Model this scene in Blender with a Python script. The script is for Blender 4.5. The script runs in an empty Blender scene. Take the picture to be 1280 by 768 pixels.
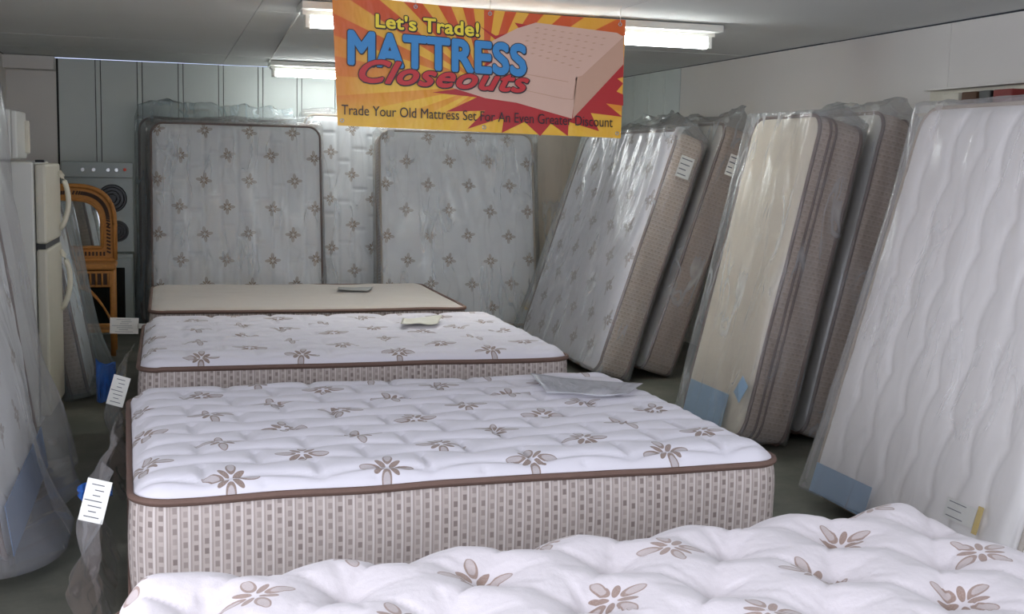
import bpy, bmesh, math, random
import numpy as np
from mathutils import Matrix, Vector
from mathutils.geometry import tessellate_polygon

# ------------------------------------------------------------------ camera, world, light, exposure
S = bpy.context.scene
COL = S.collection
S.view_settings.view_transform = 'Standard'
S.view_settings.look = 'None'
S.view_settings.gamma = 1.0
S.view_settings.exposure = 0.0
S.cycles.use_denoising = True
S.cycles.transparent_max_bounces = 24
S.cycles.max_bounces = 8

cam = bpy.data.cameras.new('camera')
cam.sensor_width = 36.0
cam.lens = 36.0 * 1485.0 / 1280.0
cam.clip_start = 0.05
camo = bpy.data.objects.new('camera', cam)
COL.objects.link(camo)
camo.matrix_world = Matrix(((0.96019395, 0.01203033, -0.279075, 0.0),
                            (-0.27840758, 0.12252499, -0.95261579, 0.0),
                            (0.02273338, 0.99239251, 0.12099709, 1.6),
                            (0, 0, 0, 1)))
S.camera = camo

W = bpy.data.worlds.new('world')
S.world = W
W.use_nodes = True
W.node_tree.nodes['Background'].inputs[0].default_value = (0.62, 0.72, 1.0, 1)
W.node_tree.nodes['Background'].inputs[1].default_value = 1.5

def area_light(name, loc, rot, sx, sy, power, color):
    l = bpy.data.lights.new(name, 'AREA')
    l.shape = 'RECTANGLE'
    l.size = sx
    l.size_y = sy
    l.energy = power
    l.color = color
    o = bpy.data.objects.new(name, l)
    COL.objects.link(o)
    o.location = loc
    o.rotation_euler = rot
    return o
# daylight arriving through the shop window behind the camera
area_light('shop_window_daylight', (1.3, -1.62, 1.40), (math.radians(86), 0, 0), 3.6, 1.9, 105, (0.90, 0.92, 1.0))
# and through the wide opening in the left wall beside the camera
area_light('side_opening_daylight', (-1.52, 0.7, 1.45), (math.radians(90), 0, math.radians(-78)), 3.2, 1.9, 116, (0.90, 0.91, 1.0))
TUBE_POWER = 22.0

# ------------------------------------------------------------------ helpers
rng = np.random.RandomState(7)
_TAB = rng.rand(256, 256)
PI = math.pi

def vnoise(x, y, seed=0):
    """smooth value noise, about -1..1"""
    x = np.asarray(x, float) + seed * 17.31
    y = np.asarray(y, float) + seed * 9.73
    xi = np.floor(x).astype(int)
    yi = np.floor(y).astype(int)
    fx = x - xi
    fy = y - yi
    fx = fx * fx * (3 - 2 * fx)
    fy = fy * fy * (3 - 2 * fy)
    a = _TAB[xi % 256, yi % 256]
    b = _TAB[(xi + 1) % 256, yi % 256]
    c = _TAB[xi % 256, (yi + 1) % 256]
    d = _TAB[(xi + 1) % 256, (yi + 1) % 256]
    return ((a * (1 - fx) + b * fx) * (1 - fy) + (c * (1 - fx) + d * fx) * fy) * 2 - 1

def lin(c):
    return tuple(((v / 255.0) / 12.92 if v <= 10 else (((v / 255.0) + 0.055) / 1.055) ** 2.4) for v in c)

def grid_mesh(name, P, UV=None, wrap=False, cap=None):
    n, m = P.shape[:2]
    verts = P.reshape(-1, 3)
    ni = n if wrap else n - 1
    I, J = np.meshgrid(np.arange(ni), np.arange(m - 1), indexing='ij')
    I2 = (I + 1) % n
    F = np.stack([I * m + J, I2 * m + J, I2 * m + J + 1, I * m + J + 1], -1).reshape(-1, 4)
    faces = F.tolist()
    if cap == 'both':
        faces.append([i * m for i in range(n)][::-1])
        faces.append([i * m + m - 1 for i in range(n)])
    if cap == 'bottom':
        faces.append([i * m for i in range(n)][::-1])
    me = bpy.data.meshes.new(name)
    me.from_pydata(verts.tolist(), [], faces)
    if UV is not None:
        uv = me.uv_layers.new(name='UVMap')
        J1 = J + 1
        u_last = np.stack([I, I + 1, I + 1, I], -1)
        # wrapped seam: continue u past the end
        UVx = np.concatenate([UV, UV[:1] + np.array([UV[-1, 0, 0] - UV[0, 0, 0] + (UV[1, 0, 0] - UV[0, 0, 0]), 0])], 0) if wrap else UV
        q = np.stack([UVx[I, J], UVx[I + 1, J], UVx[I + 1, J1], UVx[I, J1]], -2).reshape(-1, 2)
        if cap:
            q = np.concatenate([q, np.zeros((n * (2 if cap == 'both' else 1), 2))], 0)
        uv.data.foreach_set('uv', q.astype(np.float32).ravel())
    me.polygons.foreach_set('use_smooth', [True] * len(me.polygons))
    return me

def bm_mesh(name, bm, smooth=False):
    me = bpy.data.meshes.new(name)
    bm.to_mesh(me)
    bm.free()
    if smooth:
        me.polygons.foreach_set('use_smooth', [True] * len(me.polygons))
    return me

def link(name, data, mat=None, parent=None, loc=None):
    o = bpy.data.objects.new(name, data)
    COL.objects.link(o)
    if mat is not None:
        if data.materials:
            data.materials[0] = mat
        else:
            data.materials.append(mat)
    if parent is not None:
        o.parent = parent
    if loc is not None:
        o.location = loc
    return o

def tag(o, label, cat, group=None):
    o['label'] = label
    o['category'] = cat
    if group:
        o['group'] = group
    return o

def thing(name, label, cat, loc=(0, 0, 0), rot=(0, 0, 0), group=None):
    o = bpy.data.objects.new(name, None)
    o.empty_display_size = 0.1
    COL.objects.link(o)
    o.location = loc
    o.rotation_euler = rot
    return tag(o, label, cat, group)

def structure(name, me, mat, parent=None):
    o = link(name, me, mat, parent)
    if parent is None:
        o['kind'] = 'structure'
    return o

def add_box(bm, c, s, bevel=0.0, M=None, seg=2):
    b2 = bmesh.new()
    bmesh.ops.create_cube(b2, size=1.0)
    bmesh.ops.scale(b2, vec=s, verts=b2.verts)
    if bevel > 0:
        bmesh.ops.bevel(b2, geom=b2.edges[:], offset=bevel, segments=seg, profile=0.5, affect='EDGES')
    bmesh.ops.translate(b2, vec=c, verts=b2.verts)
    if M is not None:
        bmesh.ops.transform(b2, matrix=M, verts=b2.verts)
    t = bpy.data.meshes.new('tmp')
    b2.to_mesh(t)
    b2.free()
    bm.from_mesh(t)
    bpy.data.meshes.remove(t)

def box_mesh(c, s, bevel=0.0, M=None):
    bm = bmesh.new()
    add_box(bm, c, s, bevel, M)
    return bm_mesh('box', bm)

def add_tube(bm, pts, r, n=8, closed=False, flat=1.0):
    pts = [Vector(p) for p in pts]
    N = len(pts)
    rings = []
    for i, p in enumerate(pts):
        a = pts[(i - 1) % N] if (closed or i > 0) else p
        b = pts[(i + 1) % N] if (closed or i < N - 1) else p
        t = (b - a).normalized()
        up = Vector((0, 0, 1)) if abs(t.z) < 0.9 else Vector((0, 1, 0))
        s = t.cross(up).normalized()
        q = s.cross(t).normalized()
        rr = r[i] if isinstance(r, (list, tuple)) else r
        rings.append([bm.verts.new(p + s * math.cos(2 * PI * k / n) * rr + q * math.sin(2 * PI * k / n) * rr * flat) for k in range(n)])
    for i in range(N if closed else N - 1):
        A = rings[i]
        B = rings[(i + 1) % N]
        for k in range(n):
            bm.faces.new((A[k], A[(k + 1) % n], B[(k + 1) % n], B[k]))
    if not closed:
        bm.faces.new(rings[0][::-1])
        bm.faces.new(rings[-1])

def tube_mesh(pts, r, n=8, closed=False):
    bm = bmesh.new()
    add_tube(bm, pts, r, n, closed)
    return bm_mesh('tube', bm, True)

# ------------------------------------------------------------------ node helpers
class NT:
    def __init__(self, name):
        self.mat = bpy.data.materials.new(name)
        self.mat.use_nodes = True
        self.nt = self.mat.node_tree
        self.nodes = self.nt.nodes
        self.bsdf = self.nodes['Principled BSDF']
        self.out = self.nodes['Material Output']
    def n(self, t, **kw):
        nd = self.nodes.new(t)
        for k, v in kw.items():
            setattr(nd, k, v)
        return nd
    def l(self, a, b):
        self.nt.links.new(a, b)
    def put(self, sock, v):
        if isinstance(v, (int, float)):
            sock.default_value = v
        elif isinstance(v, tuple):
            sock.default_value = v if len(v) == len(sock.default_value) else (*v, 1)
        else:
            self.l(v, sock)
    def m(self, op, a, b=0.0, c=None):
        nd = self.n('ShaderNodeMath', operation=op)
        self.put(nd.inputs[0], a)
        if op not in ('FLOOR', 'FRACT', 'ABSOLUTE', 'SQRT', 'SINE', 'COSINE'):
            self.put(nd.inputs[1], b)
        if c is not None:
            self.put(nd.inputs[2], c)
        return nd.outputs[0]
    def smooth(self, x, a, b):
        nd = self.n('ShaderNodeMapRange', interpolation_type='SMOOTHSTEP')
        self.put(nd.inputs['Value'], x)
        nd.inputs['From Min'].default_value = a
        nd.inputs['From Max'].default_value = b
        return nd.outputs[0]
    def mix(self, f, a, b):
        nd = self.n('ShaderNodeMix', data_type='RGBA')
        self.put(nd.inputs[0], f)
        self.put(nd.inputs[6], a)
        self.put(nd.inputs[7], b)
        return nd.outputs[2]
    def noise(self, vec, scale, detail=2.0, rough=0.5):
        nd = self.n('ShaderNodeTexNoise')
        nd.inputs['Scale'].default_value = scale
        nd.inputs['Detail'].default_value = detail
        nd.inputs['Roughness'].default_value = rough
        if vec is not None:
            self.l(vec, nd.inputs['Vector'])
        return nd.outputs['Fac']
    def uv(self):
        return self.n('ShaderNodeUVMap').outputs[0]
    def obj(self):
        return self.n('ShaderNodeTexCoord').outputs['Object']
    def mapping(self, vec, scale=(1, 1, 1), loc=(0, 0, 0), rot=(0, 0, 0)):
        nd = self.n('ShaderNodeMapping')
        self.l(vec, nd.inputs[0])
        nd.inputs['Scale'].default_value = scale
        nd.inputs['Location'].default_value = loc
        nd.inputs['Rotation'].default_value = rot
        return nd.outputs[0]
    def xyz(self, v):
        nd = self.n('ShaderNodeSeparateXYZ')
        self.l(v, nd.inputs[0])
        return nd.outputs[0], nd.outputs[1], nd.outputs[2]
    def comb(self, x, y, z=0.0):
        nd = self.n('ShaderNodeCombineXYZ')
        self.put(nd.inputs[0], x)
        self.put(nd.inputs[1], y)
        self.put(nd.inputs[2], z)
        return nd.outputs[0]
    def bump(self, h, strength=0.3, dist=0.01):
        nd = self.n('ShaderNodeBump')
        nd.inputs['Strength'].default_value = strength
        nd.inputs['Distance'].default_value = dist
        self.put(nd.inputs['Height'], h)
        self.l(nd.outputs[0], self.bsdf.inputs['Normal'])
        return nd.outputs[0]
    def col(self, c):
        self.put(self.bsdf.inputs['Base Color'], c)
        return self
    def set(self, **kw):
        for k, v in kw.items():
            self.put(self.bsdf.inputs[k.replace('_', ' ')], v)
        return self

def plain(name, rgb, rough=0.5, metal=0.0, var=0.06, scale=6.0, bump=0.0):
    t = NT(name)
    c = lin(rgb)
    f = t.noise(t.obj(), scale, 4.0)
    t.col(t.mix(f, tuple(v * (1 - var) for v in c), tuple(min(1, v * (1 + var)) for v in c)))
    t.set(Roughness=rough, Metallic=metal)
    if bump:
        t.bump(t.noise(t.obj(), scale * 20, 2.0), bump, 0.002)
    return t.mat

# ------------------------------------------------------------------ materials
def quilt_material(name, base, petal, flowers=True, size=0.072, du=0.235, dv=0.2, bumpy=0.35):
    """woven white mattress cover printed with staggered four-petal medallions (uv in metres)"""
    t = NT(name)
    base = lin(base)
    petal = lin(petal)
    uv = t.uv()
    x, y, _ = t.xyz(uv)
    fine = t.noise(t.mapping(uv, (1, 1, 1)), 420, 2)
    blot = t.noise(uv, 3.5, 3)
    cloth = t.mix(blot, tuple(v * 0.95 for v in base), base)
    if flowers:
        # staggered lattice: row index from v, alternate rows shifted half a step in u
        row = t.m('FLOOR', t.m('DIVIDE', y, dv))
        par = t.m('FRACT', t.m('MULTIPLY', row, 0.5))
        ux = t.m('ADD', t.m('DIVIDE', x, 2 * du), par)
        colm = t.m('FLOOR', ux)
        wn = t.n('ShaderNodeTexWhiteNoise', noise_dimensions='2D')
        t.l(t.comb(colm, row), wn.inputs['Vector'])
        r1, r2, r3 = t.xyz(wn.outputs['Color'])
        px = t.m('MULTIPLY', t.m('SUBTRACT', t.m('FRACT', ux), 0.5), 2 * du)
        py = t.m('MULTIPLY', t.m('SUBTRACT', t.m('FRACT', t.m('DIVIDE', y, dv)), 0.5), dv)
        px = t.m('ADD', px, t.m('MULTIPLY', t.m('SUBTRACT', r1, 0.5), 0.03))
        py = t.m('ADD', py, t.m('MULTIPLY', t.m('SUBTRACT', r2, 0.5), 0.03))
        ang = t.m('MULTIPLY', t.m('SUBTRACT', r3, 0.5), 0.5)
        ca = t.m('COSINE', ang)
        sa = t.m('SINE', ang)
        qx = t.m('DIVIDE', t.m('ADD', t.m('MULTIPLY', px, ca), t.m('MULTIPLY', py, sa)), size)
        qy = t.m('DIVIDE', t.m('SUBTRACT', t.m('MULTIPLY', py, ca), t.m('MULTIPLY', px, sa)), size)
        ax = t.m('ABSOLUTE', qx)
        ay = t.m('ABSOLUTE', qy)
        hi = t.m('MAXIMUM', ax, ay)
        lo = t.m('MINIMUM', ax, ay)
        def ell(a, b, ca_, ra, rb):
            e = t.m('ADD', t.m('POWER', t.m('DIVIDE', t.m('SUBTRACT', a, ca_), ra), 2.0),
                    t.m('POWER', t.m('DIVIDE', b, rb), 2.0))
            return e
        e1 = ell(hi, lo, 0.60, 0.38, 0.18)                     # four big petals, pale inside
        outer = t.m('SUBTRACT', 1.0, t.smooth(e1, 0.9, 1.1))
        inner = t.m('SUBTRACT', 1.0, t.smooth(ell(hi, lo, 0.66, 0.29, 0.125), 0.8, 1.2))
        d1 = t.m('MULTIPLY', t.m('ADD', hi, lo), 0.7071)
        d2 = t.m('MULTIPLY', t.m('SUBTRACT', hi, lo), 0.7071)
        e2 = t.m('SUBTRACT', 1.0, t.smooth(ell(d1, d2, 0.36, 0.26, 0.105), 0.9, 1.1))   # slim petals between
        mask = t.m('MAXIMUM', t.m('MULTIPLY', outer, t.m('SUBTRACT', 1.0, t.m('MULTIPLY', inner, 0.48))), e2)
        weave = t.m('ADD', 0.72, t.m('MULTIPLY', t.noise(uv, 260, 2), 0.45))
        mask = t.m('MULTIPLY', mask, weave)
        cloth = t.mix(mask, cloth, petal)
    t.col(cloth)
    t.set(Roughness=0.85, Sheen_Weight=0.25, Sheen_Roughness=0.5)
    t.bsdf.inputs['Specular IOR Level'].default_value = 0.2
    wr = t.noise(uv, 22, 3)
    t.bump(t.m('ADD', t.m('MULTIPLY', fine, 0.12), wr), bumpy, 0.004)
    return t.mat

def border_material(name, base, dark, light, period=0.0295, strength=1.0):
    """side border woven with pinstripes and columns of little dashes"""
    t = NT(name)
    base, dark, light = lin(base), lin(dark), lin(light)
    uv = t.uv()
    x, y, _ = t.xyz(uv)
    f = t.m('FRACT', t.m('DIVIDE', x, period))
    ci = t.m('FLOOR', t.m('DIVIDE', x, period))
    wn = t.n('ShaderNodeTexWhiteNoise', noise_dimensions='2D')
    g = t.m('FRACT', t.m('ADD', t.m('DIVIDE', y, 0.03), t.m('MULTIPLY', ci, 0.37)))
    gi = t.m('FLOOR', t.m('ADD', t.m('DIVIDE', y, 0.03), t.m('MULTIPLY', ci, 0.37)))
    t.l(t.comb(ci, gi), wn.inputs['Vector'])
    band = t.m('SUBTRACT', 1.0, t.smooth(t.m('ABSOLUTE', t.m('SUBTRACT', f, 0.5)), 0.17, 0.24))
    dash = t.m('SUBTRACT', 1.0, t.smooth(t.m('ABSOLUTE', t.m('SUBTRACT', g, 0.5)), 0.24, 0.34))
    amt = t.m('MULTIPLY', t.m('MULTIPLY', band, dash), t.m('ADD', 0.25, t.m('MULTIPLY', wn.outputs['Value'], 0.45)))
    line = t.m('SUBTRACT', 1.0, t.smooth(t.m('ABSOLUTE', t.m('SUBTRACT', f, 0.06)), 0.02, 0.06))
    pale = t.m('SUBTRACT', 1.0, t.smooth(t.m('ABSOLUTE', t.m('SUBTRACT', f, 0.86)), 0.05, 0.1))
    blot = t.noise(t.mapping(uv, (1, 0.15, 1)), 45, 3)
    c = t.mix(blot, tuple(v * 0.82 for v in base), tuple(v * 1.12 for v in base))
    c = t.mix(t.m('MULTIPLY', pale, 0.7 * strength), c, light)
    c = t.mix(t.m('MULTIPLY', line, 0.45 * strength), c, dark)
    c = t.mix(t.m('MULTIPLY', amt, strength), c, dark)
    t.col(c)
    t.set(Roughness=0.85)
    t.bump(t.m('ADD', amt, t.noise(uv, 40, 3)), 0.3, 0.002)
    return t.mat

def bag_material(name, tint=(240, 244, 246), haze=0.10, streak=0.35, gloss=0.5):
    """thin wrinkled polythene: mostly see-through, hazy along its creases, glossy"""
    t = NT(name)
    uv = t.uv()
    warp = t.n('ShaderNodeTexNoise')
    warp.inputs['Scale'].default_value = 2.5
    warp.inputs['Detail'].default_value = 3
    t.l(uv, warp.inputs['Vector'])
    mx = t.n('ShaderNodeMix', data_type='VECTOR')
    mx.inputs[0].default_value = 0.10
    t.l(uv, mx.inputs[4])
    t.l(warp.outputs['Color'], mx.inputs[5])
    v = mx.outputs[1]
    n1 = t.noise(t.mapping(v, (1.0, 0.13, 1), (0, 0, 0), (0, 0, 0.42)), 8, 1.5, 0.45)
    n2 = t.noise(t.mapping(v, (1.0, 0.2, 1), (3, 1, 0), (0, 0, -0.28)), 6, 1.0, 0.45)
    r1 = t.m('MAXIMUM', t.m('SUBTRACT', 1.0, t.m('MULTIPLY', t.m('ABSOLUTE', t.m('SUBTRACT', n1, 0.5)), 22.0)), 0.0)
    r2 = t.m('MAXIMUM', t.m('SUBTRACT', 1.0, t.m('MULTIPLY', t.m('ABSOLUTE', t.m('SUBTRACT', n2, 0.52)), 30.0)), 0.0)
    big = t.smooth(t.noise(uv, 1.7, 2), 0.40, 0.75)
    crease = t.m('MULTIPLY', t.m('MAXIMUM', r1, r2), t.m('ADD', 0.12, big))
    fac = t.m('ADD', haze, t.m('MULTIPLY', crease, streak))
    fac = t.m('MINIMUM', fac, 0.9)
    bp = t.n('ShaderNodeBump')
    bp.inputs['Strength'].default_value = 0.9
    bp.inputs['Distance'].default_value = 0.02
    t.l(t.m('ADD', t.m('ADD', n1, n2), t.m('MULTIPLY', crease, 0.12)), bp.inputs['Height'])
    tr = t.n('ShaderNodeBsdfTransparent')
    tr.inputs[0].default_value = (0.97, 0.98, 0.98, 1)
    df = t.n('ShaderNodeBsdfDiffuse')
    df.inputs[0].default_value = (*lin(tint), 1)
    tl = t.n('ShaderNodeBsdfTranslucent')
    tl.inputs[0].default_value = (*lin(tint), 1)
    gl = t.n('ShaderNodeBsdfGlossy')
    gl.inputs['Roughness'].default_value = 0.16
    for s_ in (df, tl, gl):
        t.l(bp.outputs[0], s_.inputs['Normal'])
    m0 = t.n('ShaderNodeMixShader')
    m0.inputs[0].default_value = 0.25
    t.l(df.outputs[0], m0.inputs[1])
    t.l(tl.outputs[0], m0.inputs[2])
    m1 = t.n('ShaderNodeMixShader')
    t.l(fac, m1.inputs[0])
    t.l(tr.outputs[0], m1.inputs[1])
    t.l(m0.outputs[0], m1.inputs[2])
    fr = t.n('ShaderNodeFresnel')
    fr.inputs[0].default_value = 1.45
    t.l(bp.outputs[0], fr.inputs['Normal'])
    m2 = t.n('ShaderNodeMixShader')
    t.l(t.m('MULTIPLY', fr.outputs[0], gloss), m2.inputs[0])
    t.l(m1.outputs[0], m2.inputs[1])
    t.l(gl.outputs[0], m2.inputs[2])
    t.l(m2.outputs[0], t.out.inputs[0])
    t.nodes.remove(t.bsdf)
    return t.mat

M = {}
M['quilt_near'] = quilt_material('quilt_near', (216, 208, 210), (150, 126, 114), size=0.085, bumpy=0.9)
M['quilt_white'] = quilt_material('quilt_white', (224, 220, 226), (140, 120, 108), size=0.086)
M['quilt_grey'] = quilt_material('quilt_grey', (232, 232, 232), (146, 122, 98), size=0.072)
M['quilt_beige'] = quilt_material('quilt_beige', (196, 188, 178), (170, 150, 130), flowers=False)
M['quilt_cream'] = quilt_material('quilt_cream', (224, 210, 190), (170, 150, 130), flowers=False)
M['quilt_plain'] = quilt_material('quilt_plain', (246, 240, 236), (170, 150, 130), flowers=False)
M['border'] = border_material('border', (190, 177, 170), (104, 88, 84), (222, 214, 210))
M['border_tan'] = border_material('border_tan', (186, 166, 148), (110, 90, 76), (206, 190, 172), strength=0.75)
M['border_brown'] = border_material('border_brown', (178, 156, 140), (108, 88, 76), (196, 176, 160), strength=0.6)
M['tape'] = plain('tape_brown', (112, 88, 78), 0.8, var=0.12, scale=60, bump=0.3)
M['tape_light'] = plain('tape_beige', (176, 160, 142), 0.8, var=0.1, scale=60, bump=0.3)
M['bag'] = bag_material('polythene', haze=0.14, streak=0.35, gloss=0.5)
M['bag_clear'] = bag_material('polythene_clear', haze=0.08, streak=0.35, gloss=0.5)
M['bag_milky'] = bag_material('polythene_milky', (246, 244, 246), haze=0.20, streak=0.16, gloss=0.4)
M['bag_dark'] = bag_material('polythene_dull', (190, 204, 208), haze=0.25, streak=0.3, gloss=0.4)
M['blue_film'] = bag_material('polythene_blue', (50, 110, 200), haze=0.65, streak=0.3, gloss=0.5)
M['blue_card'] = plain('blue_card', (150, 178, 205), 0.6)
M['wood'] = plain('pine_leg', (120, 90, 60), 0.6)
M['ceiling'] = plain('ceiling_paint', (226, 228, 226), 0.9, var=0.05, scale=1.3)
M['gap'] = plain('dark_gap', (60, 60, 58), 0.9)
M['wall_panel'] = plain('wall_panel_paint', (202, 208, 204), 0.6, var=0.05, scale=3)
M['wall_flat'] = plain('wall_paint', (218, 214, 208), 0.85, var=0.04, scale=2)
M['white_metal'] = plain('white_enamel', (222, 222, 214), 0.3, var=0.03)
M['off_white'] = plain('aged_plastic', (205, 200, 182), 0.4)
M['cooktop'] = plain('cooktop_enamel_shaded', (140, 148, 144), 0.35)  # white enamel greyed down: the back corner's shade is put into the colour
M['black'] = plain('black_enamel', (18, 18, 18), 0.35)
M['dark_glass'] = plain('oven_glass', (14, 20, 18), 0.12)
M['wicker'] = plain('wicker', (176, 118, 52), 0.6, var=0.25, scale=40, bump=0.6)
M['wicker_dark'] = plain('wicker_dark', (62, 38, 20), 0.7)
M['paper'] = plain('paper', (232, 230, 222), 0.8)
M['ink'] = plain('print_ink', (70, 70, 84), 0.8)
M['yellow'] = plain('yellow_card', (214, 180, 60), 0.7)
M['red'] = plain('red_knob', (220, 70, 40), 0.5)
M['cord'] = plain('white_cord', (214, 212, 206), 0.6)
M['steel'] = plain('steel', (190, 190, 190), 0.3, metal=0.9)
M['carton'] = plain('carton', (206, 190, 160), 0.8)
M['carton_red'] = plain('carton_red', (130, 44, 40), 0.6)
M['carton_brown'] = plain('carton_brown', (88, 60, 40), 0.7)
M['grey_film'] = plain('grey_card', (120, 118, 112), 0.5)
t = NT('mirror')
t.col((0.85, 0.87, 0.86)); t.set(Metallic=1.0, Roughness=0.03)
M['mirror'] = t.mat
t = NT('window_glass')
t.col((0.9, 0.95, 0.95))
t.nodes.remove(t.bsdf)
_g = t.n('ShaderNodeBsdfTransparent'); _gl = t.n('ShaderNodeBsdfGlossy'); _m = t.n('ShaderNodeMixShader')
_gl.inputs['Roughness'].default_value = 0.02
_m.inputs[0].default_value = 0.06
t.l(_g.outputs[0], _m.inputs[1]); t.l(_gl.outputs[0], _m.inputs[2]); t.l(_m.outputs[0], t.out.inputs[0])
M['glass'] = t.mat
# concrete floor
t = NT('concrete_floor')
o_ = t.obj()
a = t.noise(o_, 1.6, 5, 0.6)
b = t.noise(o_, 40, 3)
c = t.mix(t.smooth(a, 0.35, 0.7), lin((92, 94, 84)), lin((124, 124, 112)))
c = t.mix(t.m('MULTIPLY', b, 0.3), c, lin((70, 70, 64)))
t.col(c); t.set(Roughness=0.6)
t.bump(b, 0.2, 0.002)
M['floor'] = t.mat
# lit fluorescent tube
t = NT('lit_tube')
t.col((1, 1, 1))
t.bsdf.inputs['Emission Color'].default_value = (0.93, 0.98, 1.0, 1)
t.bsdf.inputs['Emission Strength'].default_value = TUBE_POWER
M['tube'] = t.mat

# ------------------------------------------------------------------ the room
X0, X1, Y0, Y1, H = -1.45, 4.58, -1.6, 12.45, 2.5
structure('floor', box_mesh(((X0 + X1) / 2, (Y0 + Y1) / 2, -0.05), (X1 - X0 + 0.3, Y1 - Y0 + 0.3, 0.1)), M['floor'])
ceil = structure('ceiling', box_mesh(((X0 + X1) / 2, (Y0 + Y1) / 2, H + 0.07), (X1 - X0 + 0.3, Y1 - Y0 + 0.3, 0.1)), M['gap'])
R = random.Random(3)
ny, nx = 12, 3
py_, px_ = (Y1 - Y0) / ny, (X1 - X0) / nx
pm = None
for i in range(nx):
    for j in range(ny):
        if pm is None:
            # a slightly sagging sheet of ceiling board
            bm = bmesh.new()
            add_box(bm, (0, 0, 0.011), (px_ - 0.005, py_ - 0.006, 0.018), 0.002)
            pm = bm_mesh('ceiling_sheet', bm)
        o = link('ceiling_panel', pm, M['ceiling'], ceil,
                 (X0 + px_ * (i + 0.5), Y0 + py_ * (j + 0.5), H + R.uniform(0, 0.004)))
        o.rotation_euler = (R.uniform(-1, 1) * 0.003, R.uniform(-1, 1) * 0.0015, 0)

def wall_panels(parent, p0, p1, normal, z0, z1, wide=0.335, slim=0.04, gap=0.007):
    """ribbed white boards: a wide board, then a slim one, with open joints between"""
    p0, p1 = Vector(p0), Vector(p1)
    d = (p1 - p0)
    L = d.length
    d.normalize()
    ang = math.atan2(d.y, d.x)
    wm = box_mesh((0, 0, (z1 - z0) / 2), (wide, 0.014, z1 - z0), 0.003)
    sm = box_mesh((0, 0, (z1 - z0) / 2), (slim, 0.018, z1 - z0), 0.003)
    s = 0.0
    k = 0
    while s + slim < L:
        w = wide if k % 2 == 0 else slim
        if s + w > L:
            break
        c = p0 + d * (s + w / 2) + Vector(normal) * 0.008
        o = link('wall_board', wm if k % 2 == 0 else sm, M['wall_panel'], parent, (c.x, c.y, z0))
        o.rotation_euler = (0, 0, ang)
        s += w + gap
        k += 1

wb = structure('wall_back', box_mesh(((X0 + X1) / 2, Y1 + 0.06, H / 2), (X1 - X0 + 0.3, 0.12, H)), M['gap'])
wall_panels(wb, (-0.98, Y1, 0), (X1 - 0.02, Y1, 0), (0, -1, 0), 0, H - 0.004)
link('plain_board', box_mesh(((X0 - 1.0) / 2, Y1 - 0.008, H / 2 - 0.002), (-1.0 - X0, 0.015, H - 0.006), 0.002), M['wall_flat'], wb)
structure('trim_1', box_mesh(((X0 - 1.0) / 2, Y1 - 0.14, H - 0.065), (-1.0 - X0, 0.24, 0.125), 0.004), M['wall_flat'])
# right wall: panelled at its far end, plain nearer
wr = structure('wall_right', box_mesh((X1 + 0.06, (Y0 + Y1) / 2, H / 2), (0.12, Y1 - Y0 + 0.1, H)), M['gap'])
wall_panels(wr, (X1, 10.25, 0), (X1, Y1 - 0.02, 0), (-1, 0, 0), 0, H - 0.004)
seg = [Y0, 2.0, 6.3, 10.24]
for a_, b_ in zip(seg[:-1], seg[1:]):
    link('wall_sheet', box_mesh((X1 - 0.006, (a_ + b_) / 2, H / 2 - 0.002), (0.012, b_ - a_ - 0.003, H - 0.006), 0.001), M['wall_flat'], wr)
bm = bmesh.new()
add_box(bm, (X0 - 0.06, (2.4 + Y1) / 2, H / 2), (0.12, Y1 - 2.4 + 0.05, H))
add_box(bm, (X0 - 0.06, -1.35, H / 2), (0.12, 0.5, H))
add_box(bm, (X0 - 0.06, 0.65, 0.22), (0.12, 3.5, 0.44))
add_box(bm, (X0 - 0.06, 0.65, 2.45), (0.12, 3.5, 0.1))
structure('wall_left', bm_mesh('wall_left', bm), M['wall_flat'])
# front wall behind the camera with the shop window
bm = bmesh.new()
add_box(bm, ((X0 + X1) / 2, Y0 - 0.05, 0.15), (X1 - X0, 0.1, 0.3))
add_box(bm, ((X0 + X1) / 2, Y0 - 0.05, 2.45), (X1 - X0, 0.1, 0.1))
add_box(bm, (X0 + 0.1, Y0 - 0.05, 1.35), (0.2, 0.1, 2.1))
add_box(bm, (X1 - 0.25, Y0 - 0.05, 1.35), (0.5, 0.1, 2.1))
structure('wall_front', bm_mesh('wall_front', bm), M['wall_flat'])
bm = bmesh.new()
wx0, wx1 = X0 + 0.2, X1 - 0.5
for z_ in (0.32, 2.38):
    add_box(bm, ((wx0 + wx1) / 2, Y0 - 0.05, z_), (wx1 - wx0, 0.06, 0.04))
for k in range(4):
    add_box(bm, (wx0 + 0.02 + (wx1 - wx0 - 0.04) * k / 3, Y0 - 0.05, 1.35), (0.04, 0.06, 2.1))
win = structure('window_1', bm_mesh('window_frame', bm), M['white_metal'])
for k in range(3):
    w_ = (wx1 - wx0 - 0.04) / 3
    link('pane', box_mesh((wx0 + 0.02 + w_ * (k + 0.5), Y0 - 0.05, 1.35), (w_ - 0.04, 0.006, 2.02)), M['glass'], win)

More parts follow.
